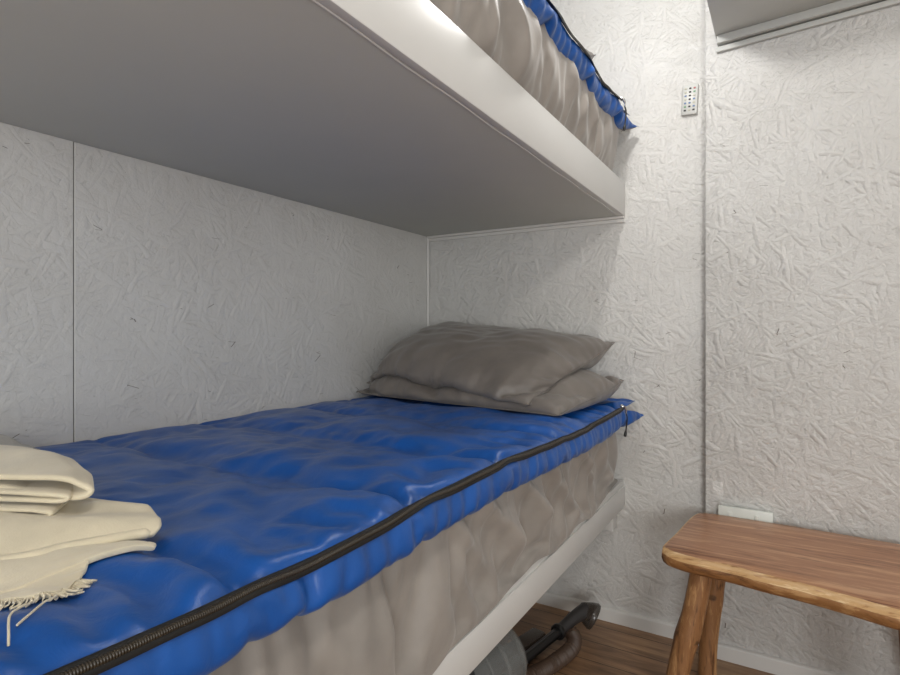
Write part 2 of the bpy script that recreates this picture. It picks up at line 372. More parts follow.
# ------------------------------------------------------------------ MATTRESSES AND SHEETS
def mattress(label, ztop, zrail, seed, yend, hem, lean, hem_out, tuck):
    root = thing('mattress', label, 'mattress', (-.97, 1.0, zrail-.02))
    x0, x1 = XL+.012, XF-.026
    core = box('mattress_core', x0, x1-.006, Y0+.03, yend-.012, zrail-.018, ztop-.015, M['sheet'], bev=.03)
    adopt(core, root)
    # fitted sheet: top strip, front side, folds of spare cloth, wraps the head-end corner
    ds = .0135; y0 = Y0+.02
    path = [(x1-.10, y0), (x1-.0, y0), (x1, yend-.035), (x1-.012, yend-.01), (x1-.04, yend), (x1-.35, yend)]
    # walk along the front then around the corner
    pts = []; seq = [(x1, y0), (x1, yend-.045)]
    for a in range(1, 9):
        t = a/8*math.pi/2; seq.append((x1-.045+.045*math.cos(t), yend-.045+.045*math.sin(t)))
    seq.append((x1-.40, yend))
    acc = [0]
    for a, b in zip(seq, seq[1:]): acc.append(acc[-1]+math.dist(a, b))
    n = int(acc[-1]/ds); sv = np.linspace(0, acc[-1], n)
    px = np.interp(sv, acc, [p[0] for p in seq]); py = np.interp(sv, acc, [p[1] for p in seq])
    H = ztop-zrail+.03; m = int(H/ds)+1
    zz = np.linspace(ztop, zrail-.006, m)
    P = np.zeros((n, m, 3)); P[..., 0] = px[:, None]; P[..., 1] = py[:, None]; P[..., 2] = zz[None, :]
    nx = np.gradient(py); ny = -np.gradient(px); nn = np.hypot(nx, ny); nx /= nn; ny /= nn
    N = np.stack([nx, ny, 0*nx], -1)[:, None, :]
    P += N*(lean*np.clip(1-np.linspace(0, 1, m)*1.05, 0, 1)**.6)[None, :, None]
    base = P.copy()
    q = P.copy(); q[..., 2] *= .45
    q[..., 1] += (P[..., 2]-zrail)*.55
    bulge = snoise(q, 6.5, seed)*(.030 if tuck else .050)+snoise(q, 15, seed+3)*.016
    fr = np.linspace(0, 1, m)[None, :]
    P = P+N*(np.abs(bulge)*1.0+.004)[..., None]*np.sin(fr*math.pi*.85+.25)[..., None]
    # diagonal swags: cloth pulled down from the upper left
    Lr = np.full((n-1, m), sv[1]-sv[0])*(1.075 if tuck else 1.11); Lc = np.full((n, m-1), zz[0]-zz[1])*1.02
    w = np.ones((n, m)); w[:, 0] = 0
    top = P[:, 0].copy(); hz = hem(py)
    bot = base[:, -1].copy(); bot[:, 2] = hz
    hn = np.array([nz((y*1.0, 0, 0), 9, seed+5) for y in py])
    out = hem_out+.012*np.maximum(hn, -.3)*(hem_out > .01)*(py < yend-.2)
    bot = bot+N[:, 0, :]*out[:, None]
    w[:, -1] = .0; P[:, -1] = bot; w[0, :] = 0
    jit = N*(snoise(q, 11, seed+9)*.00035)[..., None]
    lim = .003+.032*np.clip((fr-.10)/.45, 0, 1)**1.3+0*P[..., 0]
    if tuck: lim = lim*np.clip((1-fr)/.30, .05, 1)
    else: lim = np.maximum(lim, .034*(fr > .5))
    def push(P): return jit+np.array([0, 0, -.00010])
    def fix(P):
        d = ((P-base)*N).sum(-1); bad = np.maximum(.001-d, 0); P += N*bad[..., None]
        over = np.maximum(d-lim, 0); P -= N*over[..., None]
        z = P[..., 2]; np.maximum(z, hz[:, None]-.002, out=z)
    P = solve(P, Lr, Lc, w, 110, push, fix, kb=.035, damp=.9, it=4)
    # long soft swags of spare cloth
    f1 = q.copy(); f1[..., 1] = P[..., 1]+(P[..., 2]-zrail)*(1.1 if not tuck else .5); f1[..., 0] = 0; f1[..., 2] = P[..., 2]*.12
    f2 = f1.copy(); f2[..., 1] = P[..., 1]-(P[..., 2]-zrail)*.35
    g1 = np.clip(1-np.abs(snoise(f1, 5.8, seed+51))*3.4, 0, 1)**1.6*.6; g2 = np.clip(1-np.abs(snoise(f2, 13, seed+52))*3.2, 0, 1)**1.5*.55
    win = np.sin(math.pi*np.clip(fr*1.02, 0, 1)**(.8 if tuck else .6))
    P = P+N*((g1*.055+g2*.020)*win*np.clip((yend-.06-py)/.25, 0, 1)[:, None])[..., None]*(1 if not tuck else .8)
    if not tuck:
        low = (P[..., 2] < .562) & (P[..., 1] < yend-.06); P[..., 0] = np.where(low, np.maximum(P[..., 0], XF+.003), P[..., 0])
    o = grid_obj('fitted_sheet', P, M['sheet'], sub=1); adopt(o, root)
    return root
hem1 = lambda y: .545+.011*np.sin(y*5.1+1)+.005*np.sin(y*17)-.014*np.exp(-((y-1.45)/.12)**2)+np.clip((y-1.70)*.12, 0, .04)-.012*np.exp(-((y-.72)/.12)**2)
mattress('mattress in a taupe fitted sheet on the lower bunk', .835, .56, 1, 2.075, hem1, .010, .030, 0)
hem2 = lambda y: 1.664+0*y
mattress('mattress in a taupe fitted sheet high on the upper bunk', 1.872, 1.68, 5, 2.075, hem2, .036, .001, 1)

# ------------------------------------------------------------------ SLEEPING BAGS
def sleeping_bag(label, dz, dx, seed, yend=2.115, zoff=lambda y: 0*y):
    root = thing('sleeping_bag', label, 'sleeping bag', (-.95, 1.0, .84+dz))
    zb = .846
    # cross-section, from the wall across the top, over the edge to the zip and round the lower roll
    xz = [(XL+.004, .856), (XL+.03, .868), (-1.0, .872), (-.60, .868), (-.525, .866), (-.492, .860), (-.474, zb),            # zip line
          (-.465, .834), (-.461, .818), (-.467, .803), (-.488, .793), (-.520, .789), (-.545, .789)]
    acc = [0]
    for a, b in zip(xz, xz[1:]): acc.append(acc[-1]+math.dist(a, b))
    ds = .0115; zs = acc[6]
    m1 = int(zs/ds)+1; m2 = int((acc[-1]-zs)/.0085)+1
    sv = np.concatenate([np.linspace(0, zs, m1), np.linspace(zs, acc[-1], m2+1)[1:]]); m = len(sv)
    X = np.interp(sv, acc, [p[0] for p in xz]); Z = np.interp(sv, acc, [p[1] for p in xz])
    if dx: Z = np.where(Z < zb, zb+(Z-zb)*.62, Z)
    y0 = Y0+.005; n = int((yend-y0)/ds)+1; Y = np.linspace(y0, yend, n)
    P = np.zeros((n, m, 3)); P[..., 0] = X[None]; P[..., 1] = Y[:, None]; P[..., 2] = Z[None]
    T = P.copy()
    seams = [.06, .385, .70, 1.00, 1.31, 1.62, 1.93]
    jz = m1-1
    # wobble of the seam lines across the bag
    srow = []
    for k, sy in enumerate(seams):
        rows = []
        for j_ in range(m):
            yy = sy+.025*nz((X[j_], sy, 0), 3.0, seed+k)+.010*nz((X[j_], sy, 4), 11, seed)
            rows.append(min(n-2, max(1, int(round((yy-y0)/(Y[1]-Y[0]))))))
        srow.append(rows)
    w = np.ones((n, m)); tgt = T.copy(); pin = np.zeros((n, m))
    edge_w = np.array([.010*nz((y, 1, 0), 4, seed)+.006*nz((y, 2, 0), 13, seed) for y in Y])
    # zip line and lower roll wander a little
    tgt[:, jz:, 0] += edge_w[:, None]; tgt[:, jz:, 2] += (edge_w*.5+.006*np.sin(Y*6.1+seed))[:, None]
    tgt[:, 6:jz, 2] += .006*np.sin(Y*4+seed)[:, None]
    zz = zoff(Y); tgt[:, jz-4:, 2] += zz[:, None]
    pin[:, jz] = .55; pin[:, 0] = .6; pin[:, -1] = .8; pin[-1, :] = .5; pin[0, :] = .5
    for rows in srow:
        for j_ in range(2, m-1):
            if j_ == jz: continue
            i = rows[j_]; pin[i, j_] = .6
            if j_ < jz: tgt[i, j_, 2] -= .016
            else: tgt[i, j_, 0] -= .006
    for j_ in range(jz+2, m-2): tgt[:, j_, 0] += .004
    P = tgt.copy(); q = P.copy()
    P[..., 2] += .002*snoise(q*np.array([1, 1.6, 1]), 12, seed)+.0012*snoise(q*np.array([.6, 1.5, 1]), 34, seed+2)
    Lr = np.sqrt(((T[1:]-T[:-1])**2).sum(-1))*1.014; Lc = np.sqrt(((T[:, 1:]-T[:, :-1])**2).sum(-1))*1.004
    Lr[:, :8] *= .97
    Lr[:, jz-10:jz-1] *= 1.05; Lr[:, jz+1:] *= 1.07
    Lr[:, jz-1:jz+1] /= 1.014
    jit = snoise(q*np.array([1, 1.4, 1]), 24, seed+6)*.00022+snoise(q, 7, seed+8)*.00015
    def push(P):
        N = normals(P); N *= np.sign(N[n//2, m//3, 2]); return N*(.000085+jit*.2)[..., None]+np.array([0, 0, -.00009])
    def fix(P):
        P += (tgt-P)*pin[..., None]
        z = P[:, :jz-2, 2]; np.maximum(z, .8455, out=z)
        x = P[..., 0]; np.maximum(x, XL+.003, out=x)
        zz_ = P[:, jz+1:, 2]; np.maximum(zz_, .785, out=zz_)
    P = solve(P, Lr, Lc, w, 90, push, fix, kb=.05, damp=.88, it=3)
    # puckers: short gathers square to the seams and to the zip, long soft tension creases
    Nn = normals(P); Nn *= np.sign(Nn[n//2, m//3, 2])
    amp = np.zeros((n, m)); si = np.array(srow)
    for rows in si:
        dy = Y[:, None]-Y[rows][None, :]
        ph = np.array([nz((X[j_]*1.0, 0, 0), 46, seed+13) for j_ in range(m)])
        amp += .0060*ph[None]*np.exp(-np.abs(dy)/.035)*(1-np.exp(-np.abs(dy)/.006))
    for rows in si: amp -= .0055*np.exp(-((Y[:, None]-Y[rows][None, :])/.009)**2)*(sv < sv[jz]-.01)[None]
    pz = np.array([nz((y, 3, 0), 44, seed+21)+.6*nz((y, 9, 0), 90, seed+22) for y in Y])
    ds_ = np.abs(sv-sv[jz]); amp += .0055*pz[:, None]*(np.exp(-ds_/.055)*(1-np.exp(-ds_/.010)))[None]
    qd = T.copy(); a_ = qd[..., 0]*.35+qd[..., 1]*.94; b_2 = qd[..., 0]*.94-qd[..., 1]*.35+.02*snoise(qd, 5, seed+40)
    cr = np.stack([a_*.22, b_2, 0*a_], -1); c1_ = snoise(cr, 42, seed+31); c2_ = snoise(cr*np.array([1, 1, 1]), 85, seed+32)
    gate = np.clip(snoise(qd, 4.5, seed+33)*1.6+.45, 0, 1)
    c3_ = snoise(cr*np.array([1.6, 1, 1])+3, 120, seed+36)
    amp += gate*((.5-np.abs(c1_))*.0070+(.5-np.abs(c2_))*.0046+(.5-np.abs(c3_))*.0018)
    P = P+Nn*amp[..., None]
    # unzipped corner at the head end
    yo = 1.935; e = np.clip((Y-yo)/(yend-yo), 0, 1)
    P[:, jz-6:jz+1, 2] += (e[:, None]**1.2)*np.linspace(0, 1, 7)[None]*.008
    Ptop = P[:, :jz+1].copy(); Plow = P[:, jz:].copy()
    Plow[..., 0] += (e[:, None]**1.4)*np.linspace(1, .55, Plow.shape[1])[None]*.014
    pinch = (e**2)[:, None, None]*.75; mid_ = Plow[:, 3:4]; Plow = Plow*(1-pinch)+mid_*pinch
    Plow[..., 2] -= (e[:, None]**.8)*np.linspace(1, .1, Plow.shape[1])[None]*.026
    # the lower flap runs out to a rounded point
    for A_ in (Plow,):
        A_[..., 1] -= 0
    Ptop[..., 2] += dz; Plow[..., 2] += dz
    fx = np.clip((X+1.2)/.4, 0, 1)*dx; Ptop[..., 0] += fx[None, :jz+1]; Plow[..., 0] += dx; P[..., 0] += fx[None]
    q1 = adopt(grid_obj('quilted_top', Ptop, M['bag']), root)
    q2 = adopt(grid_obj('rolled_edge', Plow, M['bag']), root)
    # lining between the flaps and along the head end
    ii = np.where(Y > yo-.03)[0]; L = []
    for i in ii:
        a = Plow[i, 0]; row = []
        for t in np.linspace(0, 1, 5): row.append(a+np.array([-.060*t-.0005, 0, -.002-.016*t*(1-t)]))
        L.append(row)
    adopt(grid_obj('lining', np.array(L), M['lining']), root)
    # zip: tape and coil following the zip line
    k = np.where(Y <= yo)[0]; c = P[k, jz].copy(); c[:, 2] += dz
    for _ in range(6): c[1:-1] = (c[:-2]+2*c[1:-1]+c[2:])/4
    t = np.gradient(c, axis=0); t /= np.sqrt((t*t).sum(-1))[:, None]
    a_ = P[k, jz-2]-P[k, jz+2]; 
    for _ in range(8): a_[1:-1] = (a_[:-2]+2*a_[1:-1]+a_[2:])/4
    a_ = a_-(a_*t).sum(-1)[:, None]*t; a_ /= np.sqrt((a_*a_).sum(-1))[:, None]
    nrm = np.cross(a_, t); nrm *= np.sign(nrm[len(k)//2, 0])
    def ribbon(offs): return np.stack([c+a_*u+nrm*h for u, h in offs], 1)
    tape = adopt(grid_obj('zipper', ribbon([(.0084, .0015), (.0066, .0042), (.0035, .0052), (0, .0055), (-.0035, .0052), (-.0066, .0042), (-.0084, .0015)]), M['zip']), root)
    tb = grid_obj('zipper_teeth', ribbon([(.0034, .0056), (.0024, .0074), (0, .0082), (-.0024, .0074), (-.0034, .0056)]), M['teeth']); tb.parent = tape
    # slider, puller and cord
    e0 = c[-1]+nrm[-1]*.010
    bm = bmesh.new(); box_bm(bm, -.006, .006, -.011, .011, -.004, .004, .002)
    s_ = bmobj('zipper_slider', bm, M['metal']); s_.location = e0; s_.rotation_euler = (0, R(35), R(5)); adopt(s_, root)
    p = Vector(e0)+Vector((.006, .004, -.001))
    adopt(tube('puller', smooth_path([p, p+Vector((.004, .006, -.012)), p+Vector((.003, .008, -.024))], 4), [.0045, .0045, .0044, .0042, .0040, .0036, .0032, .0030, .003], M['metal'], n=10), root)
    p2 = p+Vector((.003, .008, -.022))
    adopt(tube('pull_cord', smooth_path([p2, p2+Vector((.004, .003, -.022)), p2+Vector((.0, .004, -.060)), p2+Vector((-.003, .002, -.082))], 4),
               [.0026]*9+[.0040, .0052, .0054, .0045], M['black'], n=8), root)
    return root, P
bag1, BP = sleeping_bag('blue quilted sleeping bag spread under the towel and pillows of the lower bunk', 0, 0, 2)
bag2, BP2 = sleeping_bag('blue sleeping bag hanging over the edge of the upper bunk', 1.056, -.018, 6)

# ------------------------------------------------------------------ PILLOWS
def pillow(label, corners, seed, size=(.76, .50), press=.0009, thick=.05, floor=None, ears=None, mat=None, group=None):
    """corners: front-left, front-right, back-right, back-left seam corners"""
    FL, FR, BR, BL = [np.array(c, float) for c in corners]
    n, m = 74, 50
    u = np.linspace(0, 1, n)[:, None, None]; v = np.linspace(0, 1, m)[None, :, None]
    mid = (1-u)*(1-v)*FL+u*(1-v)*FR+u*v*BR+(1-u)*v*BL
    nr = np.cross(mid[-1, 0]-mid[0, 0], mid[0, -1]-mid[0, 0]); nr /= np.linalg.norm(nr)
    env = (np.sin(np.pi*u)**.55*np.sin(np.pi*v)**.55)
    P = np.stack([mid+nr*env*thick, mid-nr*env*.035], 0)
    P += (snoise(P, 12, seed)*.004)[..., None]*nr
    Lr = np.broadcast_to(np.sqrt(((mid[1:]-mid[:-1])**2).sum(-1)), (2, n-1, m)).copy()
    Lc = np.broadcast_to(np.sqrt(((mid[:, 1:]-mid[:, :-1])**2).sum(-1)), (2, n, m-1)).copy()
    Lr *= 1.03; Lc *= 1.045
    w = np.ones((2, n, m))
    border = np.zeros((n, m), bool); border[0] = border[-1] = True; border[:, 0] = border[:, -1] = True
    tgt = mid.copy(); pin = np.zeros((n, m)); 
    pin[border] = .05
    for a in (0, -1):
        for b in (0, -1): pin[a, b] = 1.0
    jit = snoise(P, 20, seed+4)*.00022
    def push(P):
        N = normals(P); N[0] *= np.sign((N[0]*nr).sum(-1).mean()); N[1] *= -np.sign((N[1]*nr).sum(-1).mean())
        return N*(press+jit)[..., None]+np.array([0, 0, -.00016])
    def fix(P):
        avg = (P[0]+P[1])/2; avg += (tgt-avg)*pin[..., None]
        P[0][border] = avg[border]; P[1][border] = avg[border]
        y = P[..., 1]; np.minimum(y, YB-.004, out=y)
        x = P[..., 0]; np.maximum(x, XL+.005, out=x)
        z = P[..., 2]; np.maximum(z, floor(P) if floor else .86, out=z)
    P = solve(P, Lr, Lc, w, 130, push, fix, kb=.035, damp=.9, it=3)
    # gathers along the seams and rays out of the corners
    N = normals(P[0]); N *= np.sign((N*nr).sum(-1).mean()); U = u[..., 0]; Vv = v[..., 0]
    def rows(f, sd): return np.array([nz((t, 0, 0), f, sd) for t in np.linspace(0, 1, n)])[:, None]
    def cols(f, sd): return np.array([nz((t, 5, 0), f, sd) for t in np.linspace(0, 1, m)])[None, :]
    a = .012*rows(26, seed)*(np.exp(-Vv/.16)*(1-np.exp(-Vv/.03)))+.008*rows(20, seed+1)*(np.exp(-(1-Vv)/.16)*(1-np.exp(-(1-Vv)/.03)))
    a = a+.011*cols(17, seed+2)*(np.exp(-(1-U)/.13)*(1-np.exp(-(1-U)/.025)))+.009*cols(17, seed+3)*(np.exp(-U/.13)*(1-np.exp(-U/.025)))
    for (cu, cv) in ((0, 0), (1, 0), (1, 1), (0, 1)):
        du, dv = (U-cu)*1.5, Vv-cv; rad = np.hypot(du, dv); an = np.arctan2(np.abs(dv), np.abs(du)+1e-6)
        ray = np.stack([an*1.0, 0*an+cu*3+cv, rad*.6], -1)
        a = a+.020*snoise(ray, 5.5, seed+7)*rad*np.exp(-rad/.28)*2.2
    cr = np.stack([U*.9+Vv*.35, Vv*2.2-U*1.1, 0*U*Vv], -1); a = a+(.35-np.abs(snoise(cr, 5.5, seed+9)))*.010*np.sin(np.pi*U)*np.sin(np.pi*Vv)
    P[0] += 1.45*N*a[..., None]*(~border)[..., None]
    np.minimum(P[..., 1], YB-.004, out=P[..., 1]); np.maximum(P[..., 0], XL+.004, out=P[..., 0])
    # one welded closed skin
    idx = -np.ones((2, n, m), int); V = []
    for s_ in range(2):
        for i in range(n):
            for k in range(m):
                if s_ == 1 and border[i, k]: idx[1, i, k] = idx[0, i, k]
                else: idx[s_, i, k] = len(V); V.append(P[s_, i, k])
    F = []
    for i in range(n-1):
        for k in range(m-1):
            F.append((idx[0, i, k], idx[0, i+1, k], idx[0, i+1, k+1], idx[0, i, k+1]))
            F.append((idx[1, i, k], idx[1, i, k+1], idx[1, i+1, k+1], idx[1, i+1, k]))
    c = (FL+FR+BR+BL)/4
    root = bpy.data.objects.new('pillow', None)
    o = pyd('pillow', V, F, M['pillow']); bpy.data.objects.remove(root)
    md = o.modifiers.new('smooth', 'SUBSURF'); md.levels = 1; md.render_levels = 1
    tag(o, label, 'pillow', group)
    # piped seam round the case
    loop = [P[0, i, 0] for i in range(n)]+[P[0, -1, k] for k in range(1, m)]+[P[0, i, -1] for i in range(n-2, -1, -1)]+[P[0, 0, k] for k in range(m-2, -1, -1)]
    tube('seam', loop, .0016, M['pillow'], o, n=6, cap=False)
    return P
lowP = pillow('flatter taupe pillow lying underneath the plump one on the lower bunk',
              [(-1.400, 1.640, .884), (-.535, 1.475, .884), (-.50, 2.055, .938), (-1.38, 2.10, .955)], 3, press=.00021, thick=.042, floor=lambda P: .877+0*P[..., 2])
# height field of the lower pillow for the one on top
hx, hy = np.linspace(-1.42, -.45, 98), np.linspace(1.40, 2.17, 78)
HF = np.full((98, 78), .865)
pts = lowP[0].reshape(-1, 3); gi = np.clip(((pts[:, 0]+1.42)/.01).round().astype(int), 0, 97); gj = np.clip(((pts[:, 1]-1.40)/.01).round().astype(int), 0, 77)
np.maximum.at(HF, (gi, gj), pts[:, 2])
for _ in range(2):
    Q = HF.copy(); Q[1:-1, 1:-1] = np.maximum(HF[1:-1, 1:-1], (HF[:-2, 1:-1]+HF[2:, 1:-1]+HF[1:-1, :-2]+HF[1:-1, 2:])/4); HF = Q
def hf(P):
    a = np.clip(((P[..., 0]+1.42)/.01).round().astype(int), 0, 97); b = np.clip(((P[..., 1]-1.40)/.01).round().astype(int), 0, 77)
    return np.where(P[..., 1] < 1.56, np.minimum(HF[a, b]+.003, .90), HF[a, b]+.003)
pillow('plump taupe pillow on top of the lower pair, leaning on the wall',
       [(-1.400, 1.70, .915), (-.630, 1.480, .905), (-.545, 2.10, 1.075), (-1.335, 2.13, 1.152)], 8, press=.00024, thick=.05, floor=hf)
pillow('taupe pillow on the upper bunk with one corner showing over the blue bag',
       [(-1.395, 1.70, 1.96), (-.66, 1.56, 1.98), (-.60, 2.05, 2.140), (-1.37, 2.12, 2.15)], 12, press=.00025, thick=.05, floor=lambda P: 1.925+0*P[..., 2])

# ------------------------------------------------------------------ CREAM TOWEL, folded, on the near end of the bag
A2 = np.array([.8573, .5148]); B2 = np.array([-.5148, .8573])
def W(r, f, z): p = A2*r+B2*f; return np.array([p[0], p[1], z])
def coons(bottom, right, top, left, nu, nv):
    def rs(c, n):
        c = np.array([W(*p) for p in c]); c = np.array([tuple(x) for x in smooth_path([tuple(x) for x in c], 10)])
        d = np.concatenate([[0], np.cumsum(np.sqrt((np.diff(c, axis=0)**2).sum(-1)))]); t = np.linspace(0, d[-1], n)
        return np.stack([np.interp(t, d, c[:, k]) for k in range(3)], -1)
    c0, c1 = rs(bottom, nu), rs(top, nu); d0, d1 = rs(left, nv), rs(right, nv)
    u = np.linspace(0, 1, nu)[:, None, None]; v = np.linspace(0, 1, nv)[None, :, None]
    P = (1-v)*c0[:, None]+v*c1[:, None]+(1-u)*d0[None]+u*d1[None]
    P -= (1-u)*(1-v)*c0[0]+u*(1-v)*c0[-1]+(1-u)*v*c1[0]+u*v*c1[-1]
    return P
def bagz(x, y):
    d = (BP[..., 0]-x)**2+(BP[..., 1]-y)**2; k = np.argpartition(d.ravel(), 4)[:4]; return BP[..., 2].ravel()[k].max()
def lift(P, e):
    for i in range(P.shape[0]):
        for k in range(P.shape[1]): P[i, k, 2] = max(P[i, k, 2], bagz(P[i, k, 0], P[i, k, 1])+e)
tw = thing('throw_blanket', 'folded cream wool throw with fringed end on the blue bag', 'blanket', tuple(W(-.62, .66, .86)))
def fold_layer(name, secs, mat, thick=.007, parent=None, k=6, amp=.0025, seed=0):
    """loft of centre-line sections (lists of (r, f, z))"""
    S = [np.array([tuple(x) for x in smooth_path([tuple(W(*p)) for p in s_], k)]) for s_ in secs]
    out = []
    for a, b in zip(S, S[1:]):
        for t in np.linspace(0, 1, 7)[:-1]: out.append(a*(1-t)+b*t)
    out.append(S[-1]); P = np.array(out)
    P[..., 2] += amp*snoise(P, 16, seed)
    o = grid_obj(name, P, mat, sub=2, thick=thick); return adopt(o, parent)
zt = .937
def sec_top(f, re, dz=0, cav=.014):
    zt_ = zt+dz
    return [(re-.50, f, zt_-.004), (re-.30, f, zt_+.002), (re-.12, f, zt_+.003), (re-.04, f, zt_+.001), (re-.012, f, zt_-.006), (re, f, zt_-cav-.002), (re-.010, f, zt_-2*cav+.001), (re-.035, f, zt_-2*cav-.001),
            (re-.070, f, zt_-2*cav+.004), (re-.12, f, zt_-.010), (re-.30, f, zt_-.0095), (re-.50, f, zt_-.0105)]
fold_layer('folded_top', [sec_top(.672, -.432, -.004, .0105), sec_top(.72, -.465, .0, .010), sec_top(.78, -.53, .004, .009), sec_top(.845, -.62, -.002, .008), sec_top(.87, -.66, -.014, .005)], M['cream'], .0075, tw, seed=1)
def sec_mid(f, re, z, h=.009):
    return [(re-.50, f, z), (re-.25, f, z+.001), (re-.05, f, z), (re-.012, f, z-.002), (re, f, z-h), (re-.012, f, z-2*h), (re-.06, f, z-2*h+.001), (re-.25, f, z-2*h), (re-.50, f, z-2*h)]
fold_layer('folded_layer', [sec_mid(.664, -.455, .9185, .0045), sec_mid(.72, -.480, .9185, .0045), sec_mid(.79, -.55, .917, .0045), sec_mid(.86, -.65, .908, .0045)], M['cream'], .006, tw, seed=2)
fold_layer('folded_layer', [sec_mid(.656, -.470, .9015, .0045), sec_mid(.72, -.492, .902, .0045), sec_mid(.79, -.56, .900, .0045), sec_mid(.86, -.66, .894, .0045)], M['cream'], .006, tw, seed=5)
# long flap spreading to the right, its surface running down to the camera side
P = coons([(-.80, .46, .868), (-.62, .52, .868), (-.463, .578, .868), (-.4285, .613, .868), (-.373, .655, .867), (-.354, .668, .867)],
          [(-.354, .668, .867), (-.353, .684, .874), (-.380, .715, .880), (-.44, .76, .874)],
          [(-.80, .82, .880), (-.62, .80, .880), (-.44, .76, .874)],
          [(-.80, .46, .868), (-.80, .58, .892), (-.80, .70, .888), (-.80, .82, .880)], 70, 40)
uu = np.linspace(0, 1, 70)[:, None]; vv = np.linspace(0, 1, 40)[None]
P[..., 2] += .012*np.sin(np.pi*vv)**.6*np.sin(np.pi*np.clip(uu, .2, 1))**.6
P[..., 2] += .0035*np.sin(vv*15+uu*6)*np.sin(np.pi*vv)*np.clip(uu*1.5, 0, 1)
P[..., 2] += .003*snoise(P, 22, 3)*np.sin(np.pi*vv)
P[..., 2] -= .008*np.exp(-((uu-.80)/.04)**2-((vv-.55)/.2)**2)
lift(P, .004)
adopt(grid_obj('spread_flap', P, M['cream'], sub=1, thick=.008), tw)
def rim(name, pts, r0, r1, flat=1):
    c = smooth_path([tuple(W(*p)) for p in pts], 8); n_ = len(c)
    rr = [r0+(r1-r0)*i/(n_-1) for i in range(n_)]; rr[-1] *= .35; rr[-2] *= .75; rr[0] *= .5
    return adopt(tube(name, c, rr, M['cream'], n=14), tw)
rim('rolled_hem', [(-.80, .462, .869), (-.62, .522, .870), (-.463, .581, .871), (-.4285, .616, .871), (-.378, .654, .871), (-.358, .668, .871)], .009, .006)
# thin wedge flap with its point
P = coons([(-.70, .36, .860), (-.52, .46, .860), (-.413, .512, .860), (-.3986, .5425, .860), (-.383, .594, .860), (-.340, .643, .860)], [(-.340, .643, .860), (-.341, .648, .862), (-.344, .655, .861)],
          [(-.70, .55, .868), (-.50, .60, .872), (-.344, .655, .861)], [(-.70, .36, .860), (-.70, .45, .870), (-.70, .55, .868)], 50, 18)
uu = np.linspace(0, 1, 50)[:, None]; vv = np.linspace(0, 1, 18)[None]
P[..., 2] += .006*np.sin(np.pi*vv)*(1-uu)+.003*np.sin(vv*11+1)*(1-uu)
lift(P, .0045)
adopt(grid_obj('thin_flap', P, M['cream'], sub=1, thick=.007), tw)
# fringed corner, two pleats
P = coons([(-.62, .40, .858), (-.48, .46, .858), (-.40, .488, .858), (-.362, .506, .858), (-.366, .543, .858)], [(-.366, .543, .858), (-.374, .570, .860), (-.386, .600, .860)],
          [(-.62, .56, .862), (-.50, .58, .864), (-.386, .600, .860)], [(-.62, .40, .858), (-.62, .48, .862), (-.62, .56, .862)], 50, 26)
uu = np.linspace(0, 1, 50)[:, None]; vv = np.linspace(0, 1, 26)[None]
P[..., 2] += .005*np.clip(np.sin(vv*9.5-uu*3.0), -.2, 1)*np.sin(np.pi*np.clip(vv, 0, 1))**.5
lift(P, .0035)
corner = adopt(grid_obj('fringed_corner', P, M['cream'], sub=1, thick=.006), tw)
# fringe strands
V, F = [], []
def strand(p, d, L, r, wob):
    pts = [p+d*L*t+np.array([wob*math.sin(t*6+p[0]*90), wob*math.cos(t*5+p[1]*70), -.002*t]) for t in np.linspace(0, 1, 6)]
    b0 = len(V)
    for i, q in enumerate(pts):
        rr = r*(1-.45*i/5)
        for k in range(6):
            a = 2*math.pi*k/6; V.append(q+np.array([math.cos(a)*rr, math.sin(a)*rr*.6, math.sin(a)*rr]))
    for i in range(5):
        for k in range(6): F.append((b0+i*6+k, b0+i*6+(k+1) % 6, b0+i*6+6+(k+1) % 6, b0+i*6+6+k))
    F.append(tuple(b0+30+k for k in range(6)))
edge = [P[i, 0] for i in range(12, 50)]+[P[-1, k] for k in range(0, 8)]
for q0, q1 in zip(edge, edge[1:]):
    for t in (.0, .35, .7):
        q = q0*(1-t)+q1*t; tx = q1-q0; tx /= np.linalg.norm(tx); d = np.array([tx[1], -tx[0], 0])
        d = d+np.array([random.uniform(-.5, .5), random.uniform(-.5, .5), 0]); d /= np.linalg.norm(d)
        strand(q+np.array([0, 0, .001]), d, random.uniform(.008, .016), .0016, .001)
fr = adopt(pyd('fringe', V, F, M['cream']), tw); fr['kind'] = 'stuff'
for a, b, c_ in [((-.372, .508), (-.362, .460), (-.341, .431)), ((-.359, .512), (-.352, .480), (-.346, .446))]:
    p = [W(a[0], a[1], .868), W((a[0]+b[0])/2+.003, (a[1]+b[1])/2, .871), W(b[0], b[1], .870), W(c_[0], c_[1], .870)]
    p = [tuple(x) for x in smooth_path([tuple(x) for x in p], 5)]; p = [(x[0], x[1], bagz(x[0], x[1])+.0022) for x in p]
    adopt(tube('loose_thread', smooth_path(p, 6), .0010, M['cream'], n=6), tw)
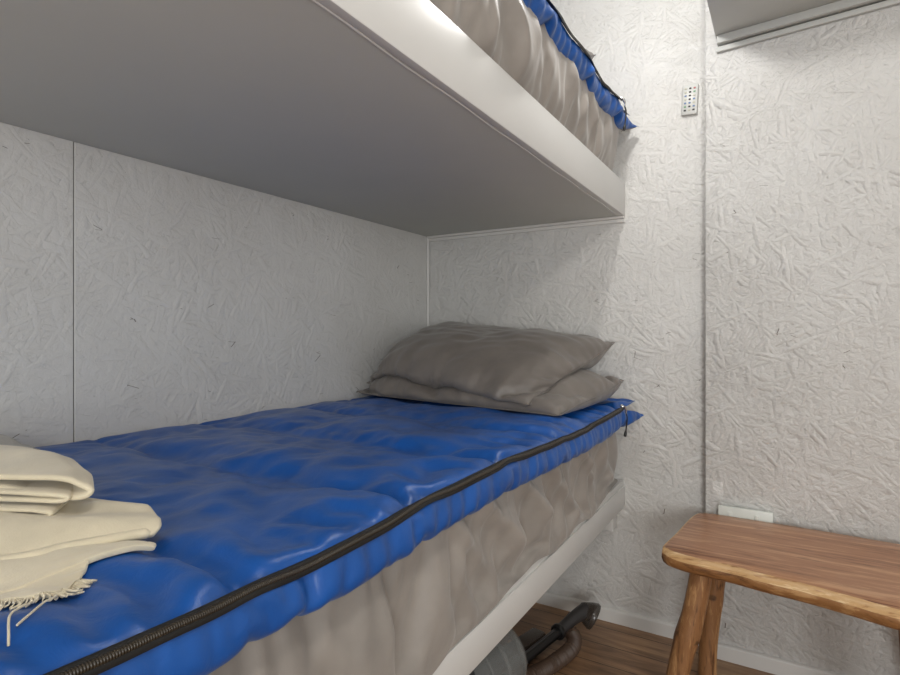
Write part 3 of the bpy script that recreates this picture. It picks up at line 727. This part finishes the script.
# grey gauzy cloth peeping out behind the throw
gc = thing('grey_cloth', 'small crumpled grey cloth poking out behind the cream throw', 'cloth', tuple(W(-.85, 1.12, .86)))
P = coons([(-.98, 1.05, .872), (-.89, 1.06, .876), (-.815, 1.07, .872)], [(-.815, 1.07, .872), (-.825, 1.11, .872), (-.86, 1.15, .868)],
          [(-1.00, 1.13, .872), (-.93, 1.14, .895), (-.86, 1.15, .868)], [(-.98, 1.05, .872), (-.99, 1.09, .880), (-1.00, 1.13, .872)], 26, 16)
P[..., 2] += .010*np.abs(snoise(P, 30, 5))+.012*np.sin(np.pi*np.linspace(0, 1, 26))[:, None]*np.sin(np.pi*np.linspace(0, 1, 16))[None]
lift(P, .003)
adopt(grid_obj('crumpled_cloth', P, M['greycloth'], sub=1, thick=.003), gc)
V, F = [], []
for k in range(1, 15):
    q = P[-1, k]; strand(q, np.array([.8+random.uniform(-.3, .3), .5+random.uniform(-.4, .4), .1])/1, random.uniform(.006, .011), .0010, .001)
x = adopt(pyd('fringe', V, F, M['greycloth']), gc); x['kind'] = 'stuff'

# ------------------------------------------------------------------ STOOL
SZ = .500
st = thing('wooden_stool', 'rustic wooden stool with live-edge slab seat and round branch legs by the wall', 'stool', (.03, 1.83, 0))
ctrl = [(-.300, 1.668), (-.270, 1.640), (-.20, 1.622), (-.12, 1.616), (-.05, 1.602), (.04, 1.590), (.12, 1.572), (.21, 1.548), (.30, 1.545), (.37, 1.560), (.405, 1.60), (.415, 1.72), (.41, 1.88),
        (.385, 2.02), (.34, 2.052), (.25, 2.060), (.12, 2.070), (0, 2.076), (-.12, 2.077), (-.20, 2.077), (-.245, 2.066), (-.262, 2.035), (-.275, 1.95), (-.287, 1.82), (-.302, 1.70)]
path = smooth_path([(x, y, 0) for x, y in ctrl]+[(ctrl[0][0], ctrl[0][1], 0)], 9)[:-1]
no = len(path); cx, cy = .05, 1.83
rings = []
for i, p in enumerate(path):
    t = (path[(i+1) % no]-path[i-1]).normalized(); nrm = Vector((t.y, -t.x, 0))
    front = max(0, -nrm.y)
    a = nz(p, 22, 1)*.006+nz(p, 60, 2)*.003; b = nz(p, 30, 3)*.005
    ch = (.004+.010*front)+max(0, a)*1.6*front       # width of the pale chamfer
    rings.append([(p-nrm*(ch+.004), SZ), (p-nrm*ch*.6, SZ-.002-.003*front), (p-nrm*.001+nrm*b*.4, SZ-.012-.003*front+b*.5), (p+nrm*b*.6, SZ-.026), (p-nrm*.006+nrm*b, SZ-.040), (p-nrm*.020, SZ-.047)])
V = [Vector((q.x, q.y, z)) for k in range(6) for q, z in [r_[k] for r_ in rings]]; F = []; mi = []
for k in range(5):
    for i in range(no):
        F.append((k*no+i, (k+1)*no+i, (k+1)*no+(i+1) % no, k*no+(i+1) % no)); mi.append(2 if k < 2 else 1)
# top and bottom surfaces in concentric rings so grain shading stays smooth
def disc(k, z, flip):
    last = [k*no+i for i in range(no)]
    for s_ in (.75, .45, .15):
        new = []
        for i in range(no):
            q = V[k*no+i]; x, y = cx+(q.x-cx)*s_, cy+(q.y-cy)*s_
            new.append(len(V)); V.append(Vector((x, y, z+.0012*nz((x, y, 0), 8, 4))))
        for i in range(no):
            f_ = (last[i], last[(i+1) % no], new[(i+1) % no], new[i]); F.append(f_ if not flip else f_[::-1]); mi.append(0)
        last = new
    F.append(tuple(last) if not flip else tuple(last[::-1])); mi.append(0)
disc(0, SZ, False); disc(5, SZ-.047, True)
seat = pyd('seat', V, F, [M['stool_top'], M['stool_edge'], M['stool_bevel']]); seat.data.polygons.foreach_set('material_index', mi)
seat.data.set_sharp_from_angle(angle=R(60)); adopt(seat, st)
def leg(x0, y0_, x1, y1_, r0, r1, seed):
    n = 22; K = 26; V, F = [], []
    for i in range(K):
        t = i/(K-1); z = (SZ-.040)*(1-t)
        c = Vector((x0+(x1-x0)*t+.006*math.sin(t*5+seed), y0_+(y1_-y0_)*t+.005*math.sin(t*4+seed*2), z))
        knob = .003*math.exp(-((t-.42)/.07)**2)
        for k in range(n):
            a = 2*math.pi*k/n; r = r0+(r1-r0)*t+knob
            r += .0035*nz((math.cos(a)*1.2, math.sin(a)*1.2, z*7), 1, seed)+.0018*nz((math.cos(a)*3, math.sin(a)*3, z*9), 1, seed+3)
            V.append(c+Vector((math.cos(a)*r, math.sin(a)*r, 0)))
    for i in range(K-1):
        for k in range(n): F.append((i*n+k, (i+1)*n+k, (i+1)*n+(k+1) % n, i*n+(k+1) % n))
    F.append(tuple(range(n))); F.append(tuple((K-1)*n+k for k in range(n))[::-1])
    return adopt(pyd('leg', V, F, M['stool_leg'], None, True, 60), st)
leg(-.203, 1.690, -.2775, 1.680, .029, .031, 1); leg(-.173, 1.935, -.216, 1.925, .026, .027, 2)
leg(.252, 1.640, .300, 1.62, .030, .033, 3); leg(.30, 1.975, .36, 2.03, .030, .032, 4)

# ------------------------------------------------------------------ VACUUM CLEANER
vc = thing('vacuum_cleaner', 'black vacuum cleaner with clear canister and ribbed brown hose under the lower bunk', 'vacuum cleaner', (-.76, 1.45, 0))
def lathe(name, prof, origin, axis, mat, n=32, parent=vc):
    ax = Vector(axis).normalized(); ref = Vector((0, 0, 1)) if abs(ax.z) < .9 else Vector((1, 0, 0)); s_ = ax.cross(ref).normalized(); u = s_.cross(ax)
    V, F = [], []
    for r, h in prof:
        for k in range(n):
            a = 2*math.pi*k/n; V.append(Vector(origin)+ax*h+(s_*math.cos(a)+u*math.sin(a))*r)
    for i in range(len(prof)-1):
        for k in range(n): F.append((i*n+k, i*n+(k+1) % n, (i+1)*n+(k+1) % n, (i+1)*n+k))
    return adopt(pyd(name, V, F, mat, None, True, 40), parent)
ax = Vector((.35, .9, .12))
lathe('dust_canister', [(.02, .12), (.05, .118), (.078, .105), (.088, .085), (.090, .06), (.090, -.08), (.090, -.10)], (-.745, 1.42, .155), ax, M['clear'])
lathe('canister_rim', [(.0905, .018), (.094, .02), (.094, .030), (.0905, .032)], (-.745, 1.42, .155), ax, M['clear'])
lathe('canister_rim', [(.0905, -.035), (.093, -.034), (.093, -.028), (.0905, -.027)], (-.745, 1.42, .155), ax, M['clear'])
lathe('canister_rim', [(.086, .080), (.092, .082), (.090, .090), (.084, .094)], (-.745, 1.42, .155), ax, M['clear'])
lathe('filter_core', [(.0, .075), (.030, .075), (.045, .06), (.048, -.08), (.0, -.08)], (-.745, 1.42, .155), ax, M['dustgrey'])
bm = bmesh.new(); box_bm(bm, -.11, .11, -.16, .12, 0, .12, .035, 4); b_ = bmobj('body', bm, M['dustgrey']); b_.location = (-.80, 1.28, .012); adopt(b_, vc)
lathe('motor_head', [(0, -.16), (.06, -.158), (.09, -.14), (.098, -.11), (.096, -.085), (0, -.085)], (-.745, 1.42, .155), ax, M['black'])
for dx in (-.115, .115):
    lathe('wheel', [(0, -.012), (.045, -.012), (.052, -.006), (.052, .006), (.045, .012), (0, .012)], (-.80+dx, 1.22, .053), (1, 0, 0), M['black'])
# hand tool lying in front: grip, clear tube, collar, angled mouth
a, b = Vector((-.730, 1.628, .055)), Vector((-.683, 1.868, .062))
d = (b-a).normalized()
wand = adopt(tube('wand', [a, a+d*.02, b-d*.01, b+d*.03], [.018, .0165, .0165, .018], M['black'], n=20), vc)
hl = tube('wand_stripe', [a+Vector((.0, 0, .0165))+d*.02, b+Vector((0, 0, .0160))-d*.02], .0035, M['dustgrey'], n=8); hl.parent = wand
hl.location = -Vector(vc.location)-Vector(wand.location) if False else Vector((0, 0, 0))
adopt(tube('collar', [b-d*.004, b, b+d*.012, b+d*.016], [.024, .027, .027, .023], M['black'], n=22), vc)
bm = bmesh.new(); box_bm(bm, -.024, .024, -.03, .03, -.026, .026, .008, 3); g_ = bmobj('grip_block', bm, M['black']); g_.location = a-d*.01+Vector((0, 0, -.006)); g_.rotation_euler = (R(2), 0, -math.atan2(d.x, d.y)); adopt(g_, vc)
pth = smooth_path([b+d*.012, b+d*.055+Vector((.008, 0, .012)), b+d*.095+Vector((.022, 0, .026)), (-.622, 2.00, .098)], 5)
adopt(tube('neck', pth, [.019+.010*(i/(len(pth)-1))**2 for i in range(len(pth))], M['dustgrey'], n=20), vc)
lathe('nozzle_mouth', [(.020, -.035), (.030, -.02), (.042, 0), (.049, .018), (.047, .026), (.042, .020), (.034, 0)], (-.616, 2.005, .088), (.85, .25, -.48), M['smoke'])
bm = bmesh.new(); box_bm(bm, -.03, .03, -.095, .095, -.030, .016, .012, 3); s_ = bmobj('tool_housing', bm, M['smoke']); s_.location = (-.765, 1.765, .048); s_.rotation_euler = (0, 0, -math.atan2(d.x, d.y)-.05); adopt(s_, vc)
hp = smooth_path([(-.80, 1.42, .10), (-.76, 1.50, .06), (-.725, 1.57, .030), (-.672, 1.68, .026), (-.640, 1.79, .026), (-.628, 1.868, .028), (-.640, 1.915, .040), (-.668, 1.925, .050)], 8)
adopt(tube('hose', hp, .0235, M['hose'], n=18, ripple=.0028, rip_pitch=.0085), vc)

# ------------------------------------------------------------------ HIGH SHELF, OUTLET, REMOTE
sh = thing('wall_shelf', 'grey-white shelf box high on the wall above the stool', 'shelf', (-.2, 2.0, 2.10))
SX = -.202
adopt(box('shelf_board', SX, 1.30, STEP_Y-.35, STEP_Y-.001, 2.116, 2.145, M['matte'], bev=.002), sh)
bm = bmesh.new(); box_bm(bm, SX+.004, 1.30, STEP_Y-.030, STEP_Y-.001, 2.0895, 2.116, .002)
adopt(bmobj('cleat', bm, M['matte']), sh)
adopt(box('cleat', SX, 1.30, STEP_Y-.014, STEP_Y-.001, 2.067, 2.0845, M['matte'], bev=.002), sh)

sh.rotation_euler = (0, R(-2.3), 0)
ol = thing('power_outlet', 'white double power outlet low on the wall behind the stool', 'outlet', (-.11, STEP_Y-.01, .45))
adopt(box('back_box', -.190, -.037, STEP_Y-.022, STEP_Y-.0005, .446, .524, M['socket'], bev=.004), ol)
adopt(box('cover_plate', -.194, -.033, STEP_Y-.029, STEP_Y-.022, .442, .528, M['socket'], bev=.003), ol)
for x in (-.165, -.085):
    adopt(box('switch_rocker', x, x+.014, STEP_Y-.032, STEP_Y-.029, .496, .512, M['socket'], bev=.001), ol)
    for dx in (-.006, .010): adopt(box('socket_slot', x+dx+.004, x+dx+.007, STEP_Y-.0295, STEP_Y-.0288, .466, .478, M['key_black'], bev=0), ol)
fp = tag(box('blanking_plate', -.2145, -.182, STEP_Y-.0022, STEP_Y-.0002, .535, .600, M['osb_x2'], bev=.0008), 'narrow painted-over plate on the wall above the power outlet', 'plate')

rm = thing('remote_control', 'small white remote control hanging on the wall above the bunk end', 'remote', (-.302, YB-.012, 1.945))
adopt(box('remote_body', -.328, -.276, YB-.014, YB-.0006, 1.892, 2.000, M['remote'], bev=.004), rm)
cols = ['key_white', 'key_black', 'key_red', 'key_white', 'key_black', 'key_green', 'key_blue', 'key_black', 'key_white', 'key_white', 'key_black', 'key_blue', 'key_blue', 'key_blue', 'key_white', 'key_green', 'key_black', 'key_blue', 'key_black', 'key_white', 'key_black']
for r_ in range(7):
    for c_ in range(3):
        x = -.302+(c_-1)*.0145; z = 1.984-r_*.0128
        bm = bmesh.new(); box_bm(bm, x-.0038, x+.0038, YB-.0162, YB-.0138, z-.0028, z+.0028, .001, 1)
        adopt(bmobj('button', bm, M[cols[r_*3+c_]]), rm)
for o in rm.children: o.location.x += 0
rm.location.x += .010
rm.rotation_euler = (0, R(3), 0)
